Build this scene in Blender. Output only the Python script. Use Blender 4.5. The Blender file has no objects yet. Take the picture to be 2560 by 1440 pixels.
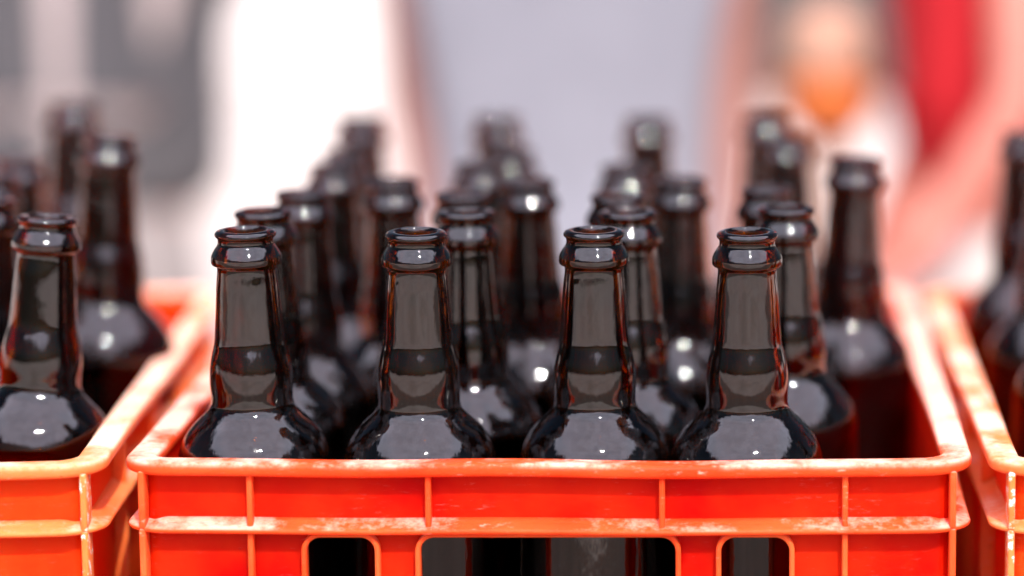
import bpy, bmesh, math, random
from mathutils import Vector, Matrix, Euler
random.seed(7)
R = math.radians
scene = bpy.context.scene
col = scene.collection

# ------------------------------------------------------------------ helpers
def link(o, parent=None):
    col.objects.link(o)
    if parent is not None:
        o.parent = parent
    return o

def tag(o, label=None, cat=None, group=None, kind=None):
    if label: o['label'] = label
    if cat: o['category'] = cat
    if group: o['group'] = group
    if kind: o['kind'] = kind
    return o

def empty(name, loc=(0, 0, 0), rz=0.0):
    o = bpy.data.objects.new(name, None)
    o.empty_display_size = .03
    o.location = loc
    o.rotation_euler = (0, 0, rz)
    return link(o)

def mesh_obj(name, verts, faces, mat, parent=None, smooth=True):
    me = bpy.data.meshes.new(name)
    me.from_pydata([tuple(v) for v in verts], [], faces)
    bm = bmesh.new(); bm.from_mesh(me)
    bmesh.ops.recalc_face_normals(bm, faces=bm.faces)
    bm.to_mesh(me); bm.free()
    me.polygons.foreach_set('use_smooth', [smooth] * len(me.polygons))
    me.materials.append(mat)
    return link(bpy.data.objects.new(name, me), parent)

def bake(o):
    """replace an object's mesh by its evaluated one and drop the modifiers"""
    dg = bpy.context.evaluated_depsgraph_get()
    dg.update()
    me = bpy.data.meshes.new_from_object(o.evaluated_get(dg))
    old = o.data
    o.modifiers.clear()
    o.data = me
    bpy.data.meshes.remove(old)
    return o

def bevel(o, w, seg=3, angle=35):
    m = o.modifiers.new('b', 'BEVEL')
    m.width = w; m.segments = seg; m.limit_method = 'ANGLE'; m.angle_limit = R(angle)
    m.use_clamp_overlap = True
    bake(o)
    o.data.polygons.foreach_set('use_smooth', [True] * len(o.data.polygons))
    try:
        o.data.set_sharp_from_angle(angle=R(50))
    except Exception:
        pass
    return o

def box(name, x0, x1, y0, y1, z0, z1, mat, parent=None, bw=0.0, smooth=False):
    v = [(x, y, z) for x in (x0, x1) for y in (y0, y1) for z in (z0, z1)]
    f = [(0, 1, 3, 2), (4, 6, 7, 5), (0, 4, 5, 1), (2, 3, 7, 6), (0, 2, 6, 4), (1, 5, 7, 3)]
    o = mesh_obj(name, v, f, mat, parent, smooth)
    if bw: bevel(o, bw)
    return o

def rrect(hw, hh, r, nc=8, ns=14):
    """rounded rectangle: list of (point, outward normal)"""
    pts = []
    cs = [((hw - r), (hh - r), 0), (-(hw - r), (hh - r), 90), (-(hw - r), -(hh - r), 180), ((hw - r), -(hh - r), 270)]
    for i, (cx, cy, a0) in enumerate(cs):
        arc = []
        for k in range(nc + 1):
            a = R(a0 + 90 * k / nc)
            arc.append(((cx + r * math.cos(a), cy + r * math.sin(a)), (math.cos(a), math.sin(a))))
        pts += arc
        nx, ny, na = cs[(i + 1) % 4]
        a = R(a0 + 90)
        p0 = arc[-1][0]
        p1 = (nx + r * math.cos(R(na)), ny + r * math.sin(R(na)))
        for k in range(1, ns):
            t = k / ns
            pts.append(((p0[0] + (p1[0] - p0[0]) * t, p0[1] + (p1[1] - p0[1]) * t), (math.cos(a), math.sin(a))))
    return pts

def sweep(name, path, profile, mat, parent=None, plane='xy', off=(0, 0, 0), wob=0.0, sag=0.0):
    """closed path (2D with normals) x closed profile (u outward, v along the third axis)"""
    n, m = len(path), len(profile)
    V, F = [], []
    for i, ((px, py), (nx, ny)) in enumerate(path):
        w = 0.0
        if wob:
            w = wob * (math.sin(px * 23.1 + py * 17.3) + .6 * math.sin(px * 51.7 - py * 31.0 + 1.3))
            if abs(py) > HD - .03: w -= sag * (1 - (px / HW) ** 2)
            else: w -= sag * .4 * (1 - (py / HD) ** 2)
        for (u, v) in profile:
            a, b = px + nx * u, py + ny * u
            if plane == 'xy': V.append((a + off[0], b + off[1], v + w + off[2]))
            else: V.append((a + off[0], v + off[1], b + off[2]))
    for i in range(n):
        for j in range(m):
            F.append((i * m + j, ((i + 1) % n) * m + j, ((i + 1) % n) * m + (j + 1) % m, i * m + (j + 1) % m))
    return mesh_obj(name, V, F, mat, parent, True)

def rprof(u0, u1, v0, v1, r, n=3):
    """rounded rectangular profile"""
    out = []
    for (cx, cy, a0) in ((u1 - r, v1 - r, 0), (u0 + r, v1 - r, 90), (u0 + r, v0 + r, 180), (u1 - r, v0 + r, 270)):
        for k in range(n + 1):
            a = R(a0 + 90 * k / n)
            out.append((cx + r * math.cos(a), cy + r * math.sin(a)))
    return out

# ------------------------------------------------------------------ materials
def newmat(name):
    m = bpy.data.materials.new(name); m.use_nodes = True
    nt = m.node_tree
    b = nt.nodes['Principled BSDF']
    return m, nt, b

def N(nt, t, **kw):
    n = nt.nodes.new(t)
    for k, v in kw.items():
        setattr(n, k, v)
    return n

def noise(nt, vec, scale, detail=4, rough=.55):
    n = N(nt, 'ShaderNodeTexNoise')
    n.inputs['Scale'].default_value = scale
    n.inputs['Detail'].default_value = detail
    n.inputs['Roughness'].default_value = rough
    nt.links.new(vec, n.inputs['Vector'])
    return n.outputs['Fac']

def ramp(nt, fac, lo, hi, c0=(0, 0, 0, 1), c1=(1, 1, 1, 1)):
    r = N(nt, 'ShaderNodeValToRGB')
    r.color_ramp.elements[0].position = lo; r.color_ramp.elements[0].color = c0
    r.color_ramp.elements[1].position = hi; r.color_ramp.elements[1].color = c1
    nt.links.new(fac, r.inputs['Fac'])
    return r.outputs['Color']

def mix(nt, fac, a, b):
    m = N(nt, 'ShaderNodeMix', data_type='RGBA')
    for s, v in ((0, fac), (6, a), (7, b)):
        if hasattr(v, 'is_output'): nt.links.new(v, m.inputs[s])
        else: m.inputs[s].default_value = v
    return m.outputs[2]

def math_n(nt, op, a, b=None):
    m = N(nt, 'ShaderNodeMath', operation=op)
    m.use_clamp = op in ('MULTIPLY', 'ADD')
    for s, v in ((0, a), (1, b)):
        if v is None: continue
        if hasattr(v, 'is_output'): nt.links.new(v, m.inputs[s])
        else: m.inputs[s].default_value = v
    return m.outputs[0]

def bump(nt, b, h, strength, dist):
    n = N(nt, 'ShaderNodeBump')
    n.inputs['Strength'].default_value = strength
    n.inputs['Distance'].default_value = dist
    nt.links.new(h, n.inputs['Height'])
    nt.links.new(n.outputs['Normal'], b.inputs['Normal'])

def plastic(name, base, light, dust=.6, worn=.35, rough=.36, edge=(.45, .9), patch=(.42, .60), flecks=0.0, glow=0.0, corner=0.0):
    m, nt, b = newmat(name)
    tc = N(nt, 'ShaderNodeTexCoord').outputs['Object']
    big = noise(nt, tc, 16, 5, .6)
    c = mix(nt, ramp(nt, big, .34, .70), base, light)
    # stretched scratches and small scuffs
    mp = N(nt, 'ShaderNodeMapping'); mp.inputs['Scale'].default_value = (.22, .22, 1.0); mp.inputs['Rotation'].default_value = (0, .12, 0)
    nt.links.new(tc, mp.inputs['Vector'])
    sc = ramp(nt, noise(nt, mp.outputs['Vector'], 620, 5, .7), .60, .70)
    sc2 = ramp(nt, noise(nt, tc, 26, 4), .46, .64)
    c = mix(nt, math_n(nt, 'MULTIPLY', math_n(nt, 'MULTIPLY', sc, sc2), worn), c, (.86, .52, .40, 1))
    # dark specks and smears of dirt
    dk = ramp(nt, noise(nt, tc, 240, 5, .65), .66, .72)
    dk2 = ramp(nt, noise(nt, tc, 18, 3), .45, .65)
    c = mix(nt, math_n(nt, 'MULTIPLY', math_n(nt, 'MULTIPLY', dk, dk2), .85), c, (.08, .012, .01, 1))
    # pale dust and chalky wear lying on the upward faces and their edges
    g = N(nt, 'ShaderNodeNewGeometry').outputs['Normal']
    sx = N(nt, 'ShaderNodeSeparateXYZ'); nt.links.new(g, sx.inputs[0])
    upm = ramp(nt, sx.outputs['Z'], *edge)
    d1 = noise(nt, tc, 22, 5, .6)
    d2 = noise(nt, tc, 310, 6, .72)
    so_ = N(nt, 'ShaderNodeSeparateXYZ'); nt.links.new(tc, so_.inputs[0])
    cx_ = math_n(nt, 'POWER', math_n(nt, 'MULTIPLY', math_n(nt, 'ABSOLUTE', so_.outputs['X']), 5.6), 3.0)
    dsum = math_n(nt, 'ADD', math_n(nt, 'MULTIPLY', d1, .70), math_n(nt, 'MULTIPLY', d2, .30))
    dn = ramp(nt, math_n(nt, 'ADD', dsum, math_n(nt, 'MULTIPLY', cx_, corner)), *patch)
    dfac = math_n(nt, 'MULTIPLY', math_n(nt, 'MULTIPLY', upm, dn), dust)
    c = mix(nt, dfac, c, (.88, .58, .45, 1))
    if flecks:
        fl = ramp(nt, noise(nt, tc, 230, 5, .7), .54, .60)
        c = mix(nt, math_n(nt, 'MULTIPLY', fl, flecks), c, (.92, .84, .74, 1))
    nt.links.new(c, b.inputs['Base Color'])
    ro = math_n(nt, 'ADD', math_n(nt, 'MULTIPLY', dfac, .45), rough)
    nt.links.new(ro, b.inputs['Roughness'])
    b.inputs['IOR'].default_value = 1.45
    b.inputs['Specular IOR Level'].default_value = .10
    b.inputs['Subsurface Weight'].default_value = .55
    b.inputs['Subsurface Radius'].default_value = (.014, .004, .0015)
    b.inputs['Subsurface Scale'].default_value = .6
    bump(nt, b, noise(nt, tc, 300, 6, .7), .30, .0008)
    if glow:                                   # thin moulded walls let some light through
        tr = N(nt, 'ShaderNodeBsdfTranslucent'); tr.inputs['Color'].default_value = (.95, .02, .004, 1)
        mx = N(nt, 'ShaderNodeMixShader'); mx.inputs[0].default_value = glow
        nt.links.new(b.outputs[0], mx.inputs[1]); nt.links.new(tr.outputs[0], mx.inputs[2])
        nt.links.new(mx.outputs[0], nt.nodes['Material Output'].inputs['Surface'])
    return m

def simple(name, c0, c1=None, rough=.8, scale=20, bmp=.0, bscale=300):
    m, nt, b = newmat(name)
    tc = N(nt, 'ShaderNodeTexCoord').outputs['Object']
    if c1 is None: c1 = tuple(min(1, x * 1.25) for x in c0)
    nt.links.new(mix(nt, ramp(nt, noise(nt, tc, scale, 5), .35, .65), (*c0, 1), (*c1, 1)), b.inputs['Base Color'])
    b.inputs['Roughness'].default_value = rough
    if bmp: bump(nt, b, noise(nt, tc, bscale, 4), bmp, .002)
    return m

def glass(inside=False):
    m, nt, b = newmat('amber_glass_inside' if inside else 'amber_glass')
    tc = N(nt, 'ShaderNodeTexCoord').outputs['Object']
    b.inputs['Base Color'].default_value = (.135, .024, .001, 1)
    b.inputs['Transmission Weight'].default_value = 1.0
    b.distribution = 'GGX'
    b.inputs['IOR'].default_value = 1.52
    b.inputs['Specular IOR Level'].default_value = .12 if inside else .95

    sm = ramp(nt, noise(nt, tc, 38, 5, .65),   .58, .74)
    ro = math_n(nt, 'ADD', math_n(nt, 'MULTIPLY', sm, .03), .045)
    nt.links.new(ro, b.inputs['Roughness'])
    mp = N(nt, 'ShaderNodeMapping'); mp.inputs['Scale'].default_value = (1, 1, .35)
    nt.links.new(tc, mp.inputs['Vector'])
    bump(nt, b, noise(nt, mp.outputs['Vector'], 60, 4, .55), .26, .0016)
    if not inside:
        # faint vertical streaks of the blown glass
        mq = N(nt, 'ShaderNodeMapping'); mq.inputs['Scale'].default_value = (1, 1, .05)
        nt.links.new(tc, mq.inputs['Vector'])
        b2 = N(nt, 'ShaderNodeBump'); b2.inputs['Strength'].default_value = .16; b2.inputs['Distance'].default_value = .0006
        nt.links.new(noise(nt, mq.outputs['Vector'], 210, 3, .6), b2.inputs['Height'])
        old = b.inputs['Normal'].links[0].from_socket
        nt.links.new(old, b2.inputs['Normal']); nt.links.new(b2.outputs['Normal'], b.inputs['Normal'])
        # dried water spots and dust specks
        sp = ramp(nt, noise(nt, tc, 900, 3, .6), .69, .74)
        pt = ramp(nt, noise(nt, tc, 30, 4, .6), .44, .62)
        df = N(nt, 'ShaderNodeBsdfDiffuse'); df.inputs['Color'].default_value = (.34, .31, .30, 1)
        mx = N(nt, 'ShaderNodeMixShader')
        film = math_n(nt, 'ADD', math_n(nt, 'MULTIPLY', math_n(nt, 'MULTIPLY', sp, pt), .20), math_n(nt, 'MULTIPLY', pt, .004))
        nt.links.new(film, mx.inputs[0])
        nt.links.new(b.outputs[0], mx.inputs[1]); nt.links.new(df.outputs[0], mx.inputs[2])
        nt.links.new(mx.outputs[0], nt.nodes['Material Output'].inputs['Surface'])
    return m

def ground_mat():
    m, nt, b = newmat('sunlit_paving')
    tc = N(nt, 'ShaderNodeTexCoord').outputs['Object']
    n1 = ramp(nt, noise(nt, tc, .33, 5), .38, .62)
    n2 = ramp(nt, noise(nt, tc, 9, 6, .65), .3, .7)
    c = mix(nt, n1, (.42, .345, .285, 1), (.70, .62, .54, 1))
    c = mix(nt, math_n(nt, 'MULTIPLY', n2, .3), c, (.42, .37, .33, 1))
    nt.links.new(c, b.inputs['Base Color'])
    b.inputs['Roughness'].default_value = .85
    bump(nt, b, noise(nt, tc, 60, 5), .3, .004)
    return m

RED = plastic('red_crate_plastic', (.62, .002, .001, 1), (.88, .045, .006, 1), dust=.5, worn=.25, glow=.42)
RED_RIM = plastic('worn_red_rim', (.82, .045, .008, 1), (.86, .095, .022, 1), dust=.62, worn=.7, rough=.3, edge=(-.05, .85), patch=(.485, .60), corner=.10)
RED_RIB = plastic('red_rib_plastic', (.84, .060, .012, 1), (.88, .13, .035, 1), dust=.6, worn=.7)
RED_LEDGE = plastic('dusty_red_ledge', (.82, .050, .010, 1), (.86, .11, .026, 1), dust=.62, worn=.7, edge=(.3, .95), patch=(.49, .62), corner=.04)
ORG = plastic('orange_crate_plastic', (.84, .045, .004, 1), (.88, .110, .012, 1), dust=.5, worn=.25, glow=.42)
ORG_RIM = plastic('worn_orange_rim', (.86, .14, .030, 1), (.88, .24, .08, 1), dust=.65, worn=.8, rough=.3, edge=(-.05, .85), patch=(.49, .61), corner=.08)
ORG_RIB = plastic('orange_rib_plastic', (.86, .12, .022, 1), (.88, .21, .06, 1), dust=.6, worn=.8)
ORG_POST = plastic('chipped_orange_post', (.86, .15, .03, 1), (.88, .26, .08, 1), dust=.6, worn=.9, flecks=.95)
ORG_LEDGE = plastic('dusty_orange_ledge', (.86, .15, .035, 1), (.88, .27, .09, 1), dust=.6, worn=.8, edge=(.3, .95), patch=(.50, .62))
GLASS, GLASS_IN = glass(), glass(True)

# ------------------------------------------------------------------ setting
T = .60                                    # table top height
gm = ground_mat()
ground = mesh_obj('ground', [(-150, -150, 0), (150, -150, 0), (150, 150, 0), (-150, 150, 0)], [(0, 1, 2, 3)], gm, None, False)
tag(ground, kind='structure')
dark_strip_m = simple('dark_strip_brown', (.15, .115, .090), (.22, .165, .13), .9, 3, .4, 40)
road = mesh_obj('road', [(-60, -2.2, .004), (60, -2.2, .004), (60, .75, .004), (-60, .75, .004)], [(0, 1, 2, 3)], dark_strip_m, None, False)  # out of view, added to darken the sideways reflections in the bottle necks
tag(road, kind='structure')

wood = simple('table_board', (.16, .12, .09), (.24, .18, .13), .6, 12)
steel = simple('dark_steel', (.05, .05, .055), None, .4)
tb = empty('trestle_table', (-.08, .19, 0))
tag(tb, 'low brown wooden table under the red and orange crates', 'table')
box('tabletop', -.60, .62, -.26, .26, T - .03, T, wood, tb, .003)
for sx in (-.54, .56):
    for sy in (-.2, .2):
        box('leg', sx - .02, sx + .02, sy - .02, sy + .02, 0, T - .0305, steel, tb, .002)

# ------------------------------------------------------------------ crates
HW, HD, HZ = .1772, .2375, .147
REC, TH = .0060, .0025

def crate(loc, rz, wallm, rimm, ribm, postm, ledgem, label):
    c = empty('bottle_crate', loc, rz)
    tag(c, label, 'crate', 'plastic bottle crates side by side')
    # wall: one moulded shell with three hand holes at either end
    wall = sweep('wall', rrect(HW, HD, .0125, 8, 24), rprof(-REC - TH, -REC, .002, HZ - .004, .0008, 1), wallm, c)
    slots = [(-.088, .0150), (0, .0547), (.088, .0150)]
    for (sx, w) in slots:
        for sy in (-1, 1):
            pth = rrect(w, .0410, .0075, 8, 2)
            z0 = .1153 - .0410
            cut = mesh_obj('cutter', [(p[0][0] + sx, sy * HD + d, p[0][1] + z0) for d in (-.02, .02) for p in pth],
                           [tuple(range(len(pth))), tuple(range(2 * len(pth) - 1, len(pth) - 1, -1))] +
                           [(i, (i + 1) % len(pth), len(pth) + (i + 1) % len(pth), len(pth) + i) for i in range(len(pth))],
                           wallm, c, False)
            md = wall.modifiers.new('cut', 'BOOLEAN'); md.operation = 'DIFFERENCE'; md.object = cut; md.solver = 'EXACT'
            bpy.context.view_layer.update()
            bake(wall)
            bpy.data.objects.remove(cut)
            if sy < 0 or True:
                y0, y1 = (-HD + .0008, -HD + REC + TH + .0006)
                if sy > 0: y0, y1 = -y1, -y0
                sweep('handhole_frame', rrect(w + .0019, .0410 + .0003, .0085, 8, 4),
                      rprof(-.0024, -.0002, y0, y1, .0007, 2), ribm, c, 'xz', (sx, 0, z0))
    wall.data.polygons.foreach_set('use_smooth', [True] * len(wall.data.polygons))
    wall.data.set_sharp_from_angle(angle=R(35))
    # rim, ledge and foot run right round
    sweep('rim', rrect(HW, HD, .017, 10, 40), rprof(-.0100, .0032, HZ - .0056, HZ + .0002, .0021, 4), rimm, c, wob=.00055, sag=.0020)
    sweep('ledge', rrect(HW, HD, .0165, 10, 40), [(-REC - .0003, .1162), (.0016, .1162), (.0027, .1166), (.0031, .1175), (.0027, .1184), (.0016, .1189), (-.002, .1196), (-.0045, .1206), (-REC - .0003, .1222)], ledgem, c, wob=.00030, sag=.0014)
    sweep('foot_ring', rrect(HW, HD, .0165, 8, 10), rprof(-REC - .001, .0005, 0, .006, .001, 2), wallm, c)
    box('crate_floor', -HW + .0088, HW - .0088, -HD + .0088, HD - .0088, .0025, .008, wallm, c)
    # ribs: tall ones to the foot, short ones between rim and ledge
    zt, zl0, zl1 = HZ - .0050, .1172, .1172
    for sy in (-1, 1):
        ya, yb = sorted((sy * (HD - REC - .0004), sy * (HD + .0002)))
        for x in (-.1716, -.126, .126, .1716):
            post = abs(x) > .17
            w = .0014 if post else .0012
            m_ = postm if post else ribm
            yc, yd = sorted((sy * (HD - .014), sy * (HD + .0002))) if post else (ya, yb)
            box('rib', x - w, x + w, yc, yd, zl0, zt, m_, c, .0008)
            box('rib', x - w, x + w, yc, yd, .0055, zl1, m_, c, .0008)
        for x in (-.0505, .0485):
            box('rib', x - .0012, x + .0012, ya, yb, zl0, zt, ribm, c, .0007)
    for sx in (-1, 1):
        xa, xb = sorted((sx * (HW - REC - .0004), sx * (HW + .0002)))
        for y in (-.150, -.05, .05, .150):
            box('rib', xa, xb, y - .0012, y + .0012, zl0, zt, ribm, c, .0007)
            box('rib', xa, xb, y - .0012, y + .0012, .0055, zl1, ribm, c, .0007)
    return c

CC = (-.0815, .1925, T)
crate(CC, 0, RED, RED_RIM, RED_RIB, RED_RIB, RED_LEDGE, 'bright red plastic crate in the middle with three hand holes in front and bottles inside')
a = R(3.0)
ca, sa = math.cos(a), math.sin(a)
lc = (-.2710 + (-HW) * ca - HD * sa, -.050 + (-HW) * sa + HD * ca, T)
crate(lc, a, ORG, ORG_RIM, ORG_RIB, ORG_POST, ORG_LEDGE, 'faded orange plastic crate at the left edge holding the leaning bottle')
a = R(.3)
ca, sa = math.cos(a), math.sin(a)
rc = (.1092 + HW * ca - HD * sa, -.047 + HW * sa + HD * ca, T)
crate(rc, a, ORG, ORG_RIM, ORG_RIB, ORG_POST, ORG_LEDGE, 'orange red plastic crate cut by the right edge of the picture')

# ------------------------------------------------------------------ bottles
BH = .230
outer = [  # (z below lip top, radius) in mm, from the lip down
    (0.0, 9.6), (-.1, 11.1), (-.5, 12.4), (-1.3, 13.1), (-2.0, 13.25), (-2.7, 13.0), (-3.3, 12.35), (-4.2, 12.0), (-5.8, 12.05),
    (-6.8, 12.5), (-8.2, 13.45), (-9.5, 14.2), (-10.6, 14.75), (-11.4, 15.05), (-12.2, 15.15), (-13.9, 15.15), (-14.9, 14.7), (-15.6, 13.2), (-16.4, 12.75), (-18.0, 12.7),
    (-25, 13.4), (-36, 14.1), (-46.8, 14.9), (-50.5, 15.4), (-54, 16.3), (-58.5, 17.25), (-63, 17.8), (-68, 17.95), (-73.5, 17.75), (-77.0, 18.0),
    (-79.6, 19.3), (-82.2, 21.8), (-85, 24.8), (-88.6, 28.0), (-93, 30.8), (-98.5, 32.7), (-104, 33.3), (-110, 33.3),
    (-150, 33.3), (-200, 33.3), (-219, 33.1), (-225, 31.8), (-228.8, 28.5), (-230, 24)]
def catmull(pts, n):
    out = []
    for i in range(len(pts) - 1):
        p0 = pts[max(0, i - 1)]; p1 = pts[i]; p2 = pts[i + 1]; p3 = pts[min(len(pts) - 1, i + 2)]
        d = math.hypot(p2[0] - p1[0], p2[1] - p1[1])
        k = max(1, min(n, int(d / 1.0)))
        k = max(k, 2)
        for j in range(k):
            t = j / k
            q = []
            for a_ in (0, 1):
                # chord-limited tangents keep the profile from overshooting
                m1 = (p2[a_] - p0[a_]) / 2; m2 = (p3[a_] - p1[a_]) / 2
                lim = 3 * (p2[a_] - p1[a_])
                if lim == 0: m1 = m2 = 0
                else:
                    if m1 * lim < 0: m1 = 0
                    if m2 * lim < 0: m2 = 0
                    if abs(m1) > abs(lim): m1 = lim
                    if abs(m2) > abs(lim): m2 = lim
                h = (2*t**3 - 3*t**2 + 1, t**3 - 2*t**2 + t, -2*t**3 + 3*t**2, t**3 - t**2)
                q.append(h[0]*p1[a_] + h[1]*m1 + h[2]*p2[a_] + h[3]*m2)
            out.append(tuple(q))
    out.append(pts[-1])
    return out

def bottle_mesh():
    o = catmull(outer, 7)
    inner = [(0, 9.6), (-.3, 9.05), (-1.4, 8.6), (-4, 8.3), (-14, 8.6), (-25, 9.8), (-36, 10.9), (-50, 12.0), (-64, 13.2), (-73, 13.8), (-77.5, 14.6),
             (-81, 17.2), (-84.5, 20.8), (-89, 24.3), (-94, 27.1), (-99, 29.2), (-105, 30.1), (-150, 30.2), (-200, 30.2), (-218, 29.4), (-223, 26), (-224.5, 18), (-222, 8), (-221.5, .01)]
    inn = catmull(inner, 5)[1:]
    bot = [(-230, 24), (-229.2, 18), (-227.5, 9), (-227, .01)]
    prof = list(reversed(bot))[:-1] + list(reversed(o)) + inn     # bottom centre -> outside -> lip -> inside
    seg = 72
    V, F = [], []
    for (z, r) in prof:
        for k in range(seg):
            a_ = 2 * math.pi * k / seg
            rr = r / 1000
            if k in (0, 36) and -215 < z < -16.5 and r > (13 if z > -25 else 13.3): rr += .00016      # mould seam
            V.append((rr * math.cos(a_), rr * math.sin(a_), BH + z / 1000))
    n = len(prof)
    for i in range(n - 1):
        for k in range(seg):
            k2 = (k + 1) % seg
            F.append((i * seg + k, i * seg + k2, (i + 1) * seg + k2, (i + 1) * seg + k))
    F.append(tuple(range(seg - 1, -1, -1)))
    F.append(tuple((n - 1) * seg + k for k in range(seg)))
    n_out = (len(bot) - 1 + len(o)) * seg
    return V, F, n_out

bv, bf, n_out = bottle_mesh()
proto = mesh_obj('beer_bottle', bv, bf, GLASS, None, True)
proto.data.materials.append(GLASS_IN)
for pg in proto.data.polygons:
    if min(pg.vertices) >= n_out - 72 * 3: pg.material_index = 1
Z0 = T + .008
first = True
def bottle(base, top, label, group):
    """base: where it stands on the crate floor; top: where its mouth is"""
    global first
    o = proto if first else proto.copy()
    if not first: col.objects.link(o)
    first = False
    d = Vector((top[0] - base[0], top[1] - base[1], 0))
    ax = Vector((d.x, d.y, math.sqrt(max(1e-6, BH**2 - d.length_squared)))).normalized()
    q = Vector((0, 0, 1)).rotation_difference(ax)
    tilt = Vector((0, 0, 1)).angle(ax)
    o.rotation_mode = 'QUATERNION'
    o.rotation_quaternion = q @ Euler((0, 0, random.uniform(0, 6.28))).to_quaternion()
    lift = .024 * math.sin(tilt)
    o.location = (base[0], base[1], Z0 + lift)
    tag(o, label, 'bottle', group)
    return o

G = 'brown bottles standing in the middle crate'
rows = [   # base x,y ; mouth x,y ; label
 ((-.2118, .0020), (-.2140, .0026), 'sharp brown bottle in the front row, leftmost in the middle red crate'),
 ((-.1400, -.0010), (-.1395, -.0035), 'sharp brown bottle in the front row, second from the left in the red crate'),
 ((-.0637, .0020), (-.0632, .0026), 'sharp brown bottle in the front row, third from the left in the red crate'),
 ((.0031, -.0010), (.0031, -.0038), 'sharp brown bottle in the front row, rightmost in the middle red crate'),
 ((-.2118, .0690), (-.2160, .0668), 'brown bottle right behind the leftmost front bottle, mostly hidden by it'),
 ((-.1215, .0650), (-.1241, .0668), 'brown bottle behind and right of the second front bottle, its flange beside that neck'),
 ((-.0490, .0655), (-.0507, .0668), 'brown bottle behind and right of the third front bottle, slightly blurred'),
 ((.0214, .0800), (.0214, .0810), 'brown bottle behind and right of the rightmost front bottle, slightly blurred'),
 ((-.2118, .1360), (-.2082, .1405), 'brown bottle in the third row at the left, its mouth against the white ground'),
 ((-.1330, .1305), (-.1309, .1298), 'brown bottle peeping out above the second row bottle near the middle left'),
 ((-.0600, .1300), (-.0574, .1222), 'brown bottle peeping out left above the second row bottle near the middle right'),
 ((.0165, .1500), (.0125, .1562), 'brown bottle whose mouth shows left above the rightmost second row bottle'),
 ((-.1680, .1870), (-.1701, .1803), 'tall looking blurred bottle standing in the gap between the first and second front bottles'),
 ((-.1005, .1860), (-.1036, .1803), 'dark blurred bottle standing in the gap between the second and third front bottles'),
 ((-.0320, .1900), (-.0290, .1852), 'dark blurred bottle standing in the gap between the third and rightmost front bottles'),
 ((.0505, .2090), (.0573, .2086), 'dark blurred bottle alone at the right wall of the red crate'),
 ((-.2118, .2510), (-.2079, .2539), 'blurred bottle in the fifth row at the left, below the farthest left one'),
 ((-.1345, .2630), (-.1337, .2650), 'blurred bottle in the fifth row left of the step of two necks near the middle'),
 ((-.0585, .2540), (-.0580, .2539), 'blurred bottle in the fifth row, left below the farthest bottle near the middle right'),
 ((-.2118, .3200), (-.2090, .3134), 'blurred bottle in the sixth row at the left, overlapped by its nearer neighbour'),
 ((-.1215, .3280), (-.1227, .3211), 'blurred bottle in the sixth row, right step of the two necks near the middle'),
 ((.0265, .3300), (.0253, .3428), 'blurred black bottle at the right, in front of the farthest right one'),
 ((-.2100, .3890), (-.2114, .3960), 'farthest bottle at the left of the red crate, seen against the white ground'),
 ((-.1356, .3885), (-.1356, .3980), 'farthest bottle near the middle left, strongly blurred against the pale grey shirt'),
 ((-.0512, .3885), (-.0512, .3942), 'farthest bottle near the middle right, strongly blurred against the pale grey shirt'),
 ((.0160, .3890), (.0145, .4020), 'farthest bottle at the right of the red crate, its mouth blurred below the arm'),
]
for i, (b_, t_, l_) in enumerate(rows):
    if i < 16: b_ = (b_[0], b_[1] + .0090)
    o = bottle(b_, t_, l_, G)
    if i == 15: o.scale.z = 1.034
    if i >= len(rows) - 5: o.scale.z = 1.02 if i == len(rows) - 5 else 1.045      # the rear row is a slightly taller kind
G2 = 'brown bottles standing in the left crate'
for b_, t_, l_ in [
 ((-.3255, .0400), (-.3085, .0440), 'leaning brown bottle at the front of the left orange crate, tilted to the right'),
 ((-.3285, .2200), (-.3165, .2200), 'tall bottle with round bright shoulder spots beside the right wall of the left crate'),
 ((-.3740, .3850), (-.3713, .3960), 'farthest bottle of the left crate, thin blurred neck behind the spotted one'),
 ((-.3800, .2600), (-.3741, .2757), 'blurred left crate bottle behind the leaning one, its whole mouth in the picture'),
 ((-.3930, .1850), (-.3700, .2020), 'blurred bottle of the left crate cut by the left edge of the picture, higher one'),
 ((-.3640, .1060), (-.3510, .1102), 'blurred bottle of the left crate cut by the left edge of the picture, lower one'),
]:
    o = bottle(b_, t_, l_, G2)
    if 'tall' in l_ or 'farthest' in l_: o.scale = (1.055, 1.055, 1.078)      # a larger kind
G3 = 'brown bottles standing in the right crate'
for b_, t_, l_ in [
 ((.1575, .3500), (.1545, .3560), 'blurred bottle of the right crate whose neck stands at the right edge of the picture'),
 ((.1570, .2350), (.1600, .2350), 'bottle of the right crate showing only its blurred shoulder, the farther shoulder'),
 ((.1585, .1300), (.1680, .1300), 'bottle of the right crate showing only its blurred shoulder, the nearer shoulder'),
 ((.1620, .0300), (.1720, .0300), 'bottle at the front of the right crate, barely inside the right edge'),
]: bottle(b_, t_, l_, G3).scale.z = 1.03

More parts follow.
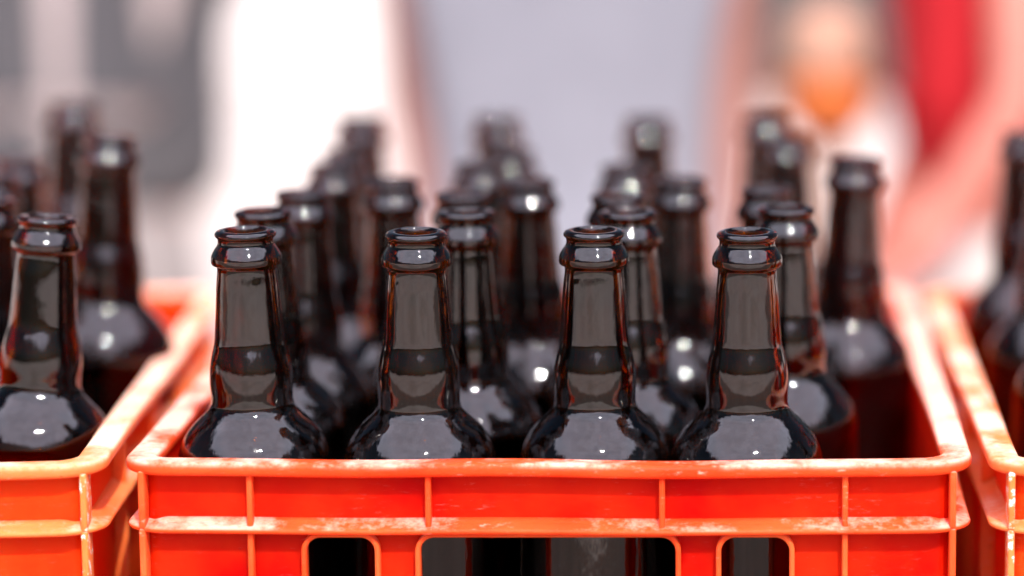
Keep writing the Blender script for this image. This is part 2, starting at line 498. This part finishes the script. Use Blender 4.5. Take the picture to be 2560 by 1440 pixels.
# ------------------------------------------------------------------ people in the blurred background
def skin(name, J, E, mat, parent, root, sub=2):
    """J: {joint: (x,y,z,rx,ry)}; E: pairs of joints"""
    keys = list(J)
    me = bpy.data.meshes.new(name)
    me.from_pydata([J[k][:3] for k in keys], [(keys.index(a_), keys.index(b_)) for a_, b_ in E], [])
    o = link(bpy.data.objects.new(name, me), parent)
    o.modifiers.new('s', 'SKIN')
    for i, k in enumerate(keys):
        sv = me.skin_vertices[0].data[i]
        sv.radius = (J[k][3], J[k][4] if len(J[k]) > 4 else J[k][3])
        sv.use_root = (k == root)
    m = o.modifiers.new('u', 'SUBSURF'); m.levels = sub; m.render_levels = sub
    bpy.context.view_layer.update()
    bake(o)
    o.data.materials.clear(); o.data.materials.append(mat)
    o.data.polygons.foreach_set('use_smooth', [True] * len(o.data.polygons))
    return o

def lerp(a_, b_, t): return tuple(a_[i] + (b_[i] - a_[i]) * t for i in range(3))

def person(loc, rz, s, arms, skinm, shirtm, trouserm, hairm, label, torso_w=.145, hem=.80, sleeve=.45, arm=1.0, long=False):
    p = empty('person', loc, rz); p.scale = (s, s, s)
    tag(p, label, 'person')
    g = min(1.0, torso_w / .145)
    J = {'pelvis': (0, 0, .93, .115 * g, .085), 'waist': (0, 0, 1.08, .11 * g, .08), 'chest': (0, 0, 1.28, .12 * g, .085), 'neckb': (0, .0, 1.45, .06, .06),
         'neck': (0, -.01, 1.52, .05, .05), 'jaw': (0, -.03, 1.585, .066, .075), 'head': (0, -.02, 1.66, .078, .092), 'crown': (0, -.01, 1.735, .055, .065)}
    E = [('pelvis', 'waist'), ('waist', 'chest'), ('chest', 'neckb'), ('neckb', 'neck'), ('neck', 'jaw'), ('jaw', 'head'), ('head', 'crown')]
    for k, sx in (('a', -1), ('b', 1)):
        J['hip' + k] = (sx * .09, 0, .86, .085, .085); J['knee' + k] = (sx * .10, -.01, .49, .055, .058)
        J['calf' + k] = (sx * .10, .015, .36, .05, .055); J['ankle' + k] = (sx * .10, .02, .09, .036, .04)
        J['heel' + k] = (sx * .10, .035, .045, .036, .04); J['toe' + k] = (sx * .115, -.15, .03, .04, .026)
        E += [('pelvis', 'hip' + k), ('hip' + k, 'knee' + k), ('knee' + k, 'calf' + k), ('calf' + k, 'ankle' + k), ('ankle' + k, 'heel' + k), ('ankle' + k, 'toe' + k)]
        sh, el, wr, hd = arms[k]
        J['sh' + k] = (*sh, .055 * arm, .055 * arm); J['el' + k] = (*el, .040 * arm, .040 * arm); J['fa' + k] = (*lerp(el, wr, .3), .041 * arm, .041 * arm)
        J['wr' + k] = (*wr, .028, .028); J['palm' + k] = (*lerp(wr, hd, .55), .036, .022)
        E += [('chest', 'sh' + k), ('sh' + k, 'el' + k), ('el' + k, 'fa' + k), ('fa' + k, 'wr' + k), ('wr' + k, 'palm' + k)]
        d = Vector(hd) - Vector(wr); d.normalize()
        side = d.cross(Vector((sx * 1.0, .2, .1))); side.normalize()
        bend = d.cross(side)
        for i in range(4):
            ln = (.062, .075, .07, .055)[i]
            b0 = Vector(lerp(wr, hd, .85)) + side * (.024 * (i - 1.5))
            m1 = b0 + d * ln * .55 + bend * .006
            m2 = b0 + d * ln + bend * .024
            J[f'f{i}m{k}'] = (*m1, .010, .010); J[f'f{i}t{k}'] = (*m2, .008, .008)
            J[f'f{i}b{k}'] = (*b0, .011, .011)
            E += [('palm' + k, f'f{i}b{k}'), (f'f{i}b{k}', f'f{i}m{k}'), (f'f{i}m{k}', f'f{i}t{k}')]
        tb_ = Vector(lerp(wr, hd, .4)) - side * .04
        tt = tb_ + d * .05 - side * .018
        J['th' + k] = (*tb_, .012, .012); J['tt' + k] = (*tt, .009, .009)
        E += [('palm' + k, 'th' + k), ('th' + k, 'tt' + k)]
    skin('body', J, E, skinm, p, 'pelvis')
    # shirt
    S = {'hem': (0, 0, hem, torso_w * 1.08, .115), 'low': (0, 0, hem + .14, torso_w * 1.08, .112), 'waist': (0, 0, 1.10, torso_w * 1.03, .105),
         'chest': (0, 0, 1.28, torso_w * 1.1, .118), 'col': (0, 0, 1.44, .085, .08)}
    SE = [('hem', 'low'), ('low', 'waist'), ('waist', 'chest'), ('chest', 'col')]
    for k in 'ab':
        sh, el, wr, hd = arms[k]
        S['sh' + k] = (*sh, .074, .074); S['sl' + k] = (*lerp(sh, el, sleeve), .066, .066)
        SE += [('chest', 'sh' + k), ('sh' + k, 'sl' + k)]
        if long:
            S['el' + k] = (*el, .058, .058); S['cf' + k] = (*lerp(el, wr, .92), .048, .048)
            SE += [('sl' + k, 'el' + k), ('el' + k, 'cf' + k)]
    skin('shirt', S, SE, shirtm, p, 'waist')
    Tn = {'top': (0, 0, .97, .128 * g, .098), 'seat': (0, .01, .90, .13 * g, .11)}
    TE = [('top', 'seat')]
    for k, sx in (('a', -1), ('b', 1)):
        Tn['h' + k] = (sx * .09, 0, .82, .098, .10); Tn['k' + k] = (sx * .10, -.01, .49, .075, .078); Tn['c' + k] = (sx * .10, .015, .13, .066, .07)
        TE += [('seat', 'h' + k), ('h' + k, 'k' + k), ('k' + k, 'c' + k)]
    skin('trousers', Tn, TE, trouserm, p, 'seat')
    Hh = {'a': (0, .01, 1.70, .088, .098), 'b': (0, .0, 1.755, .066, .076), 'c': (0, .05, 1.62, .072, .055)}
    skin('hair', Hh, [('a', 'b'), ('a', 'c')], hairm, p, 'a')
    return p

skin1 = simple('skin', (.29, .130, .100), (.35, .165, .130), .5, 30)
skin2 = simple('fair_skin', (.46, .145, .100), (.52, .18, .125), .5, 30)
grey_shirt = simple('pale_lavender_cotton', (.195, .195, .220), (.235, .235, .262), .9, 6, .2)
red_shirt = simple('red_cotton', (.42, .003, .008), (.50, .005, .010), .85, 6, .2)
dark_shirt = simple('slate_cotton', (.058, .055, .060), (.080, .075, .078), .9, 6, .2)
taupe = simple('taupe_cloth', (.22, .19, .18), (.27, .235, .22), .9, 6, .2)
denim = simple('dark_denim', (.05, .06, .09), None, .9, 8)
hair = simple('brown_hair', (.03, .018, .01), None, .5, 60)

hang = {'a': ((-.180, .02, 1.40), (-.182, .04, 1.12), (-.155, .00, .90), (-.145, -.02, .79)),
        'b': ((.180, .02, 1.40), (.176, .05, 1.12), (.168, .01, .90), (.16, -.01, .79))}
person((-.139, 1.25, 0), 0, .72, hang, skin1, grey_shirt, grey_shirt, hair,
       'standing person in a pale grey shirt with bare arms hanging, blurred behind the middle crate', torso_w=.172)
cream = simple('cream_cloth', (.50, .45, .40), (.56, .50, .45), .9, 6, .2)
bent = {'a': ((-.07, .07, 1.38), (-.02, .18, 1.12), (.02, .25, .92), (.03, .27, .82)),
        'b': ((.03, -.06, 1.40), (.030, -.17, 1.085), (-.055, -.19, .955), (-.105, -.20, .90))}
person((.203, 1.30, 0), 0, .72, bent, skin2, red_shirt, cream, hair,
       'person in a red top with one bare arm bent, blurred at the upper right', torso_w=.096, hem=.93, sleeve=.15, arm=.8)
back = {'a': ((-.16, .02, 1.40), (-.13, .12, 1.12), (-.02, .16, .98), (.04, .17, .93)),
        'b': ((.16, .02, 1.40), (.13, .12, 1.12), (.02, .18, .96), (-.04, .19, .91))}
pale = simple('pale_pink_cotton', (.42, .345, .325), (.47, .39, .37), .9, 6, .2)
pd = person((-.632, 1.62, 0), 0, .72, back, skin2, pale, taupe, hair,
            'person in an open dark jacket over a pale shirt, blurred at the upper left', torso_w=.125, hem=.90)
Jk, JE = {}, []
for k, sx in (('a', -1), ('b', 1)):
    Jk['hem' + k] = (sx * .104, -.03, .87, .050, .128); Jk['mid' + k] = (sx * .104, -.03, 1.12, .048, .122)
    Jk['top' + k] = (sx * .110, -.02, 1.30, .068, .12); Jk['sh' + k] = (*back[k][0], .078, .078); Jk['el' + k] = (*back[k][1], .062, .062)
    Jk['cf' + k] = (*lerp(back[k][1], back[k][2], .9), .05, .05)
    JE += [('hem' + k, 'mid' + k), ('mid' + k, 'top' + k), ('top' + k, 'sh' + k), ('sh' + k, 'el' + k), ('el' + k, 'cf' + k)]
Jk['yoke'] = (0, .06, 1.38, .09, .06); JE += [('sha', 'yoke'), ('yoke', 'shb')]
skin('jacket', Jk, JE, dark_shirt, pd, 'yoke')

# orange-topped post, dark planter far away
post_m = simple('brown_post_paint', (.30, .20, .16), (.36, .25, .20), .7)
peach = simple('peach_paint', (.44, .235, .155), (.50, .28, .19), .6)
orange = simple('orange_paint', (.60, .135, .018), (.66, .16, .026), .6)
gp = empty('garden_post', (.078, 1.40, 0))
tag(gp, 'slim post with a rounded peach and orange head, blurred left of the red top', 'post')
def lathe(name, prof, mat, parent, seg=32):
    V, F = [], []
    for (r, z) in prof:
        for k in range(seg):
            a_ = 2 * math.pi * k / seg
            V.append((r * math.cos(a_), r * math.sin(a_), z))
    for i in range(len(prof) - 1):
        for k in range(seg):
            k2 = (k + 1) % seg
            F.append((i * seg + k, i * seg + k2, (i + 1) * seg + k2, (i + 1) * seg + k))
    F.append(tuple(range(seg))); F.append(tuple((len(prof) - 1) * seg + k for k in range(seg)))
    return mesh_obj(name, V, F, mat, parent, True)
lathe('pole', [(.05, 0), (.05, .012), (.020, .02), (.018, .40), (.018, .728)], post_m, gp)
lathe('lower_head', [(.016, .7285), (.030, .735), (.039, .75), (.043, .77), (.043, .785)], orange, gp)
lathe('upper_head', [(.043, .7855), (.043, .80), (.040, .82), (.033, .838), (.017, .847), (.003, .849)], peach, gp)

pl_m = simple('charcoal_paint', (.035, .036, .035), (.05, .05, .048), .7)
pl = empty('planter', (.50, 9.3, 0))
tag(pl, 'long charcoal planter box far behind the crates at the upper right', 'planter')
box('trough', -.75, .9, -.3, .3, .03, .62, pl_m, pl, .01)
for sx in (-.6, .75): box('foot', sx - .05, sx + .05, -.28, .28, 0, .0295, pl_m, pl)
bush_m = simple('dark_leaves', (.03, .04, .025), (.06, .075, .04), .6)
bm = bmesh.new()
for i in range(1400):
    c = Vector((random.uniform(-.72, .87), random.uniform(-.27, .27), .62 + abs(random.gauss(0, .16))))
    d1 = Vector((random.gauss(0, 1), random.gauss(0, 1), random.gauss(0, 1))).normalized() * .045
    d2 = d1.cross(Vector((random.gauss(0, 1), random.gauss(0, 1), random.gauss(0, 1)))).normalized() * .022
    bm.faces.new([bm.verts.new(c - d1), bm.verts.new(c + d2), bm.verts.new(c + d1), bm.verts.new(c - d2)])
me = bpy.data.meshes.new('foliage'); bm.to_mesh(me); bm.free(); me.materials.append(bush_m)
link(bpy.data.objects.new('foliage', me), pl)

# ------------------------------------------------------------------ light, sky
SUN_EL, SUN_AZ = R(47), R(163)            # azimuth clockwise from +Y
w = bpy.data.worlds.new('World'); scene.world = w; w.use_nodes = True
nt = w.node_tree
sky = nt.nodes.new('ShaderNodeTexSky'); sky.sky_type = 'NISHITA'; sky.sun_disc = False
sky.sun_elevation = SUN_EL; sky.sun_rotation = SUN_AZ
sky.dust_density = 3.0; sky.air_density = 1.0; sky.ozone_density = 1.0
bg = nt.nodes['Background']; bg.inputs['Strength'].default_value = .05
gen = nt.nodes.new('ShaderNodeTexCoord').outputs['Generated']
sep = nt.nodes.new('ShaderNodeSeparateXYZ'); nt.links.new(gen, sep.inputs[0])
# thin bright unseen cloud on the sun's side, ragged, shaped for bottle shoulder reflections
cl = noise(nt, gen, 2.6, 6, .62)
dt = nt.nodes.new('ShaderNodeVectorMath'); dt.operation = 'DOT_PRODUCT'
nt.links.new(gen, dt.inputs[0]); dt.inputs[1].default_value = (.05, -.33, .943)
cover = ramp(nt, math_n(nt, 'ADD', math_n(nt, 'MULTIPLY', dt.outputs['Value'], .8), math_n(nt, 'MULTIPLY', cl, .40)), .64, .70)
tone = ramp(nt, noise(nt, gen, 5.0, 5, .6), .3, .7, (46, 46, 58, 1), (70, 68, 84, 1))
nt.links.new(mix(nt, cover, sky.outputs['Color'], tone), bg.inputs['Color'])
sl = bpy.data.lights.new('sun', 'SUN'); sl.energy = 4.6; sl.angle = R(.5); sl.color = (1, .94, .86)
so = bpy.data.objects.new('sun', sl); col.objects.link(so)
to_sun = Vector((math.sin(SUN_AZ) * math.cos(SUN_EL), math.cos(SUN_AZ) * math.cos(SUN_EL), math.sin(SUN_EL)))
so.rotation_euler = to_sun.to_track_quat('Z', 'Y').to_euler()
so.location = to_sun * 20

# ------------------------------------------------------------------ camera
cd = bpy.data.cameras.new('camera')
cam = bpy.data.objects.new('camera', cd); col.objects.link(cam)
cam.location = (0, -1.33479, T + .42060)
cam.rotation_euler = (R(90 - 8.8179), 0, 0)
cd.sensor_width = 36; cd.lens = 7800 / 2560 * 36
cd.shift_x = -570 / 2560
cd.clip_start = .05; cd.clip_end = 500
cd.dof.use_dof = True; cd.dof.focus_distance = 1.336
cd.dof.aperture_fstop = cd.lens / 51
cd.dof.aperture_blades = 0
scene.camera = cam

# ------------------------------------------------------------------ render settings
vs = scene.view_settings
vs.view_transform = 'Standard'; vs.look = 'None'; vs.exposure = 0.2; vs.gamma = 1; vs.use_curve_mapping = False
scene.render.engine = 'CYCLES'
cy = scene.cycles
cy.use_denoising = True
cy.max_bounces = 16; cy.transmission_bounces = 14; cy.glossy_bounces = 6; cy.diffuse_bounces = 4
cy.sample_clamp_indirect = 12
